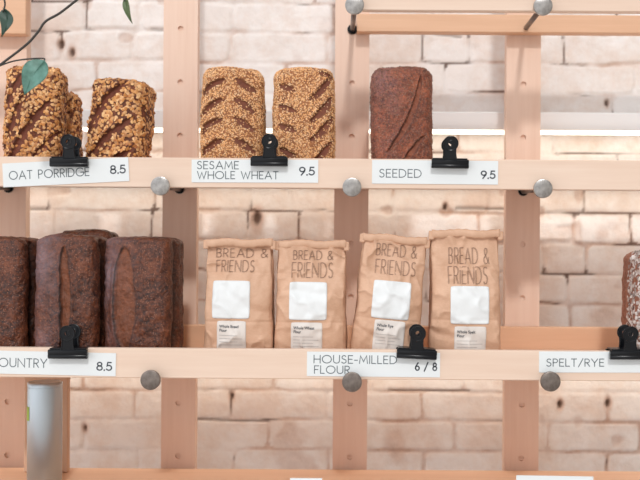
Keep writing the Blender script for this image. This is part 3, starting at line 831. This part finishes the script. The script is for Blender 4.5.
    for k, ln in enumerate(lines):
        cu = bpy.data.curves.new('txt', 'FONT'); cu.body = ln; cu.size = .0080; cu.align_x = 'LEFT'; cu.offset = .00012; cu.resolution_u = 3
        ob = bpy.data.objects.new('txt', cu); C.objects.link(ob)
        me = bpy.data.meshes.new_from_object(ob.evaluated_get(bpy.context.evaluated_depsgraph_get()))
        vs = [mp(.0020)(xl+.005+v.co.x*.88, z1-.0135-.0078*k+v.co.y) for v in me.vertices]
        mesh('label_lettering', vs, [tuple(p.vertices) for p in me.polygons], m_inkd, lab, smooth=False)
        bpy.data.objects.remove(ob); bpy.data.curves.remove(cu); bpy.data.meshes.remove(me)
    R = MB()
    for k in range(4):
        z = z1-.0285-.0062*k
        if z > z0+.003: ribbon(R, [(xl+.005+i*(xr-xl-.010)*(.96 if k % 2 else .75)/8, z) for i in range(9)], .00030, mp(.0019))
    R.build('printed_lines', m_inkg, lab)
    return t
# local frame: x across, z up from the shelf board at y~361 (D ~ 1.995)
def zz(py, D, hh=0): return (250-py)*D/1000 + .2125
def bx(px, pc, D): return (px-pc)*D/1000
Df = 2.0
for (lab, pb, w, h, tilt, seed, rz, ptop, stx, sm, tx, ln) in (
    ('kraft flour bag leftmost of the four, beside the post', 239.5, .142, .243, 0.2, 61, 0, 0, (214, 252, 280, 318), (219, 248.5, 320, 356), ((216, 268, 248.5, 257, 'BREAD &'), (216.5, 255, 260, 271.5, 'FRIENDS')), ('Whole Bread', 'Flour')),
    ('kraft flour bag second from the left', 312.5, .146, .241, .3, 67, 0, 0, (291, 329, 281, 319), (293, 324.5, 321, 357), ((294, 334, 250, 259, 'BREAD &'), (293, 334, 262, 277, 'FRIENDS')), ('Whole Wheat', 'Flour')),
    ('kraft flour bag behind the house-milled flour clip', 387, .138, .248, 4.9, 73, 0, 0, (374, 412, 282, 320), (375, 406, 321, 357), ((378, 419, 246, 258, 'BREAD &'), (377, 417, 262, 276, 'FRIENDS')), ('Whole Rye', 'Flour')),
    ('kraft flour bag rightmost of the four, taller than the rest', 468.3, .146, .264, 0.2, 79, 0, 0, (452, 491, 284, 322), (456, 488, 324, 357), ((451, 491, 246, 262, 'BREAD &'), (450, 489, 265, 282, 'FRIENDS')), ('Whole Spelt', 'Flour'))):
    pc = pb; T = math.radians(tilt)
    def loc(px, py):
        X_, Z_ = bx(px, pc, Df-.03), zz(py, Df-.03)
        return (X_*math.cos(T)-Z_*math.sin(T), X_*math.sin(T)+Z_*math.cos(T))
    def rect(r):
        cx, cz = loc((r[0]+r[1])/2, (r[2]+r[3])/2); hw_ = (r[1]-r[0])/2*1.955/1000; hh_ = (r[3]-r[2])/2*1.955/1000
        return (cx-hw_, cx+hw_, max(cz-hh_, .002), cz+hh_)
    text = []
    for (a, c2, e, f, s_) in tx:
        q = rect((a, c2, e, f)); text.append((s_, (q[0]+q[1])/2, (q[2]+q[3])/2, q[1]-q[0], q[3]-q[2]))
    bag(lab, pb, 0, Df, w, h, .072, tilt, seed, rz, rect(stx), rect(sm), text, None, ln)

# ------------------------------------------------------------------ canister and board on the lowest shelf
D4 = 2.04; cb = W(47.5, 0, D4); zf = H-.4822
ztop = W(45.5, 381.5, D4).z
cn = thing('steel_canister', 'brushed steel canister with a green label, left of the bottom shelf', 'canister', (cb.x, cb.y, zf))
hc = ztop-zf; R_ = .0345
smooth_by_angle(MB().lathe([(R_*.94, 0), (R_, .003), (R_, hc-.011)], (0, 0, 0), (0, 0, 1), 64).build('body', m_can, cn), 40)
smooth_by_angle(MB().lathe([(R_*.975, hc-.011), (R_*.975, hc-.0095), (R_*1.005, hc-.009), (R_*1.005, hc-.002), (R_*.96, hc)], (0, 0, 0), (0, 0, 1), 64).build('lid', m_can, cn), 40)
gl = MB(); V = []; F = []
for i in range(9):
    a = math.radians(180+ (i-4)*7 + 18)
    for k in (0, 1): V.append(((R_+.0006)*math.cos(a), (R_+.0006)*math.sin(a), W(28, 419, D4).z-zf + k*.028))
for i in range(8): F.append((2*i, 2*i+2, 2*i+3, 2*i+1))
gl.add(V, F).build('sticker', m_green, cn, smooth=True)
bb = W(48, 0, 2.15)
bo = MB().box((W(26.5, 0, 2.15).x-bb.x, 0, 0), (W(70.5, 0, 2.15).x-bb.x, .018, W(48, 374, 2.15).z-zf), .002).build('wooden_board', m_board, None, (bb.x, bb.y, zf))
tag(bo, 'plain wooden board standing upright behind the steel canister', 'board')

# ------------------------------------------------------------------ trailing plant
DP = 1.86
pl = thing('trailing_plant', 'thin dark branch with blue-green leaves hanging across the upper left corner', 'plant', W(45, 22, DP))
o0 = pl.location.copy()
def pw(px, py, D=DP): return W(px, py, D)-o0
def curve_pts(P, n=8):
    out = []
    for i in range(len(P)-1):
        a, b2 = P[max(i-1, 0)], P[i]; c, d = P[i+1], P[min(i+2, len(P)-1)]
        for k in range(n):
            t_ = k/n; out.append(.5*((2*b2)+(c-a)*t_+(2*a-5*b2+4*c-d)*t_**2+(3*b2-a-3*c+d)*t_**3))
    out.append(P[-1]); return out
main = curve_pts([pw(-40, 100), pw(-14, 76), pw(2, 63.5), pw(26, 45), pw(38, 32), pw(45.5, 21.5), pw(60, 13), pw(78, -1), pw(100, -18), pw(125, -60), pw(130, -190)], 6)
st = MB().tube(main, .0024, 8)
st.tube(curve_pts([pw(-2, 66.5), pw(12, 61.5), pw(28, 59), pw(43.5, 58.5), pw(44, 61)], 5), .0015, 8)
st.tube(curve_pts([pw(130, -50), pw(124, -25), pw(124, -4), pw(125, 2)], 5), .0014, 8)
st.tube(curve_pts([pw(100, -18), pw(60, -50), pw(20, -40), pw(4, -12), pw(5, 4), pw(3, 12)], 5), .0017, 8)
st.build('stem', m_stem, pl, smooth=True)
def leaf(nm, m, base, tip, wid, D, curl=.004, side=(0, 0), tiltY=.006, lab=None, bow=0.0):
    a, b2 = pw(*base, D), pw(*tip, D); n = 18; mS = 8; V = []; F = []
    ax = b2-a; L = ax.length; e = ax.normalized(); nrm = Vector((0, -1, 0)); sd = e.cross(nrm).normalized()
    for i in range(n+1):
        t_ = i/n; hw = wid*(math.sin(PI*t_**.75)**.8)*(1-.25*t_) if 0 < t_ < 1 else .0003
        for j in range(-mS, mS+1):
            u = j/mS
            p = a+e*(L*t_)+sd*(u*hw+bow*math.sin(PI*t_))+Vector((0, tiltY*(u*.8)+curl*math.sin(PI*t_)*-1+.004*(abs(u))*-1+.0012*math.sin(9*t_+u*2), 0))
            V.append(p)
    q = 2*mS+1
    for i in range(n):
        for j in range(2*mS): F.append((i*q+j, i*q+j+1, (i+1)*q+j+1, (i+1)*q+j))
    o = mesh(nm, V, F, m, pl); md = o.modifiers.new('thickness', 'SOLIDIFY'); md.thickness = .0005
    mr = MB().tube([a+e*(L*t_)+sd*(bow*math.sin(PI*t_))+Vector((0, -curl*math.sin(PI*t_)-.0008, 0)) for t_ in [k/12*.97 for k in range(13)]], .0005, 6)
    mr.build('midrib', m, o, smooth=True)
    if lab: o['label'] = lab
    return o
leaf('leaf', m_leaf, (45, 60.5), (25, 95), .0270, DP-.004, lab='blue-green leaf', bow=.004)
leaf('leaf', m_leafd, (4, 9), (2, 37), .0155, DP, lab='dark green leaf', bow=-.009)
leaf('leaf', m_leafg, (125, -3), (132.5, 23.5), .0075, DP, lab='narrow olive leaf', bow=.002)
# the plant's pot, out of the frame above
# ------------------------------------------------------------------ light, camera
w = bpy.data.worlds.new('World'); bpy.context.scene.world = w; w.use_nodes = True
nt = w.node_tree; bg = nt.nodes['Background']
tc = nt.nodes.new('ShaderNodeTexCoord'); sx = nt.nodes.new('ShaderNodeSeparateXYZ'); nt.links.new(tc.outputs['Generated'], sx.inputs[0])
def ramp_(sock, stops):
    rp = nt.nodes.new('ShaderNodeValToRGB'); e = rp.color_ramp.elements
    while len(e) < len(stops): e.new(.5)
    for i, (p, c) in enumerate(stops): e[i].position = p; e[i].color = (*c, 1)
    ma = nt.nodes.new('ShaderNodeMath'); ma.operation = 'MULTIPLY_ADD'; ma.inputs[1].default_value = .5; ma.inputs[2].default_value = .5
    nt.links.new(sock, ma.inputs[0]); nt.links.new(ma.outputs[0], rp.inputs[0]); return rp.outputs[0]
up = ramp_(sx.outputs[2], [(.2, (.62, .57, .54)), (.40, (.92, .90, .885)), (.56, (1.02, 1.02, 1.03)), (.8, (.76, .78, .81))])
lr = ramp_(sx.outputs[0], [(.05, (1.25, 1.25, 1.27)), (.38, (1.06, 1.06, 1.07)), (.62, (.68, .65, .62)), (.95, (.36, .33, .30))])
mx = nt.nodes.new('ShaderNodeMix'); mx.data_type = 'RGBA'; mx.blend_type = 'MULTIPLY'; mx.inputs[0].default_value = 1
nt.links.new(up, mx.inputs[6]); nt.links.new(lr, mx.inputs[7]); nt.links.new(mx.outputs[2], bg.inputs[0])
bg.inputs[1].default_value = 1.30
sun = bpy.data.lights.new('window_light', 'SUN'); sun.energy = 1.35; sun.angle = math.radians(4.5); sun.color = (1, .985, .965)
so = bpy.data.objects.new('window_light', sun); C.objects.link(so); so.location = (.5, -3, 3.5)
d = Vector((-.018, .245, -.205)).normalized(); so.rotation_euler = d.to_track_quat('-Z', 'Y').to_euler()

cam = bpy.data.cameras.new('camera'); co = bpy.data.objects.new('camera', cam); C.objects.link(co)
co.location = (0, -DR, H); co.rotation_euler = (PI/2, -ROLL, 0)
cam.sensor_width = 36; cam.lens = 56.25; cam.shift_x = -31/640; cam.shift_y = 10/640
cam.dof.use_dof = True; cam.dof.focus_distance = 1.97; cam.dof.aperture_fstop = 3.2
sc = bpy.context.scene; sc.camera = co
vs = sc.view_settings; vs.view_transform = 'Standard'; vs.look = 'None'; vs.gamma = 1; vs.use_curve_mapping = False; vs.exposure = -0.08
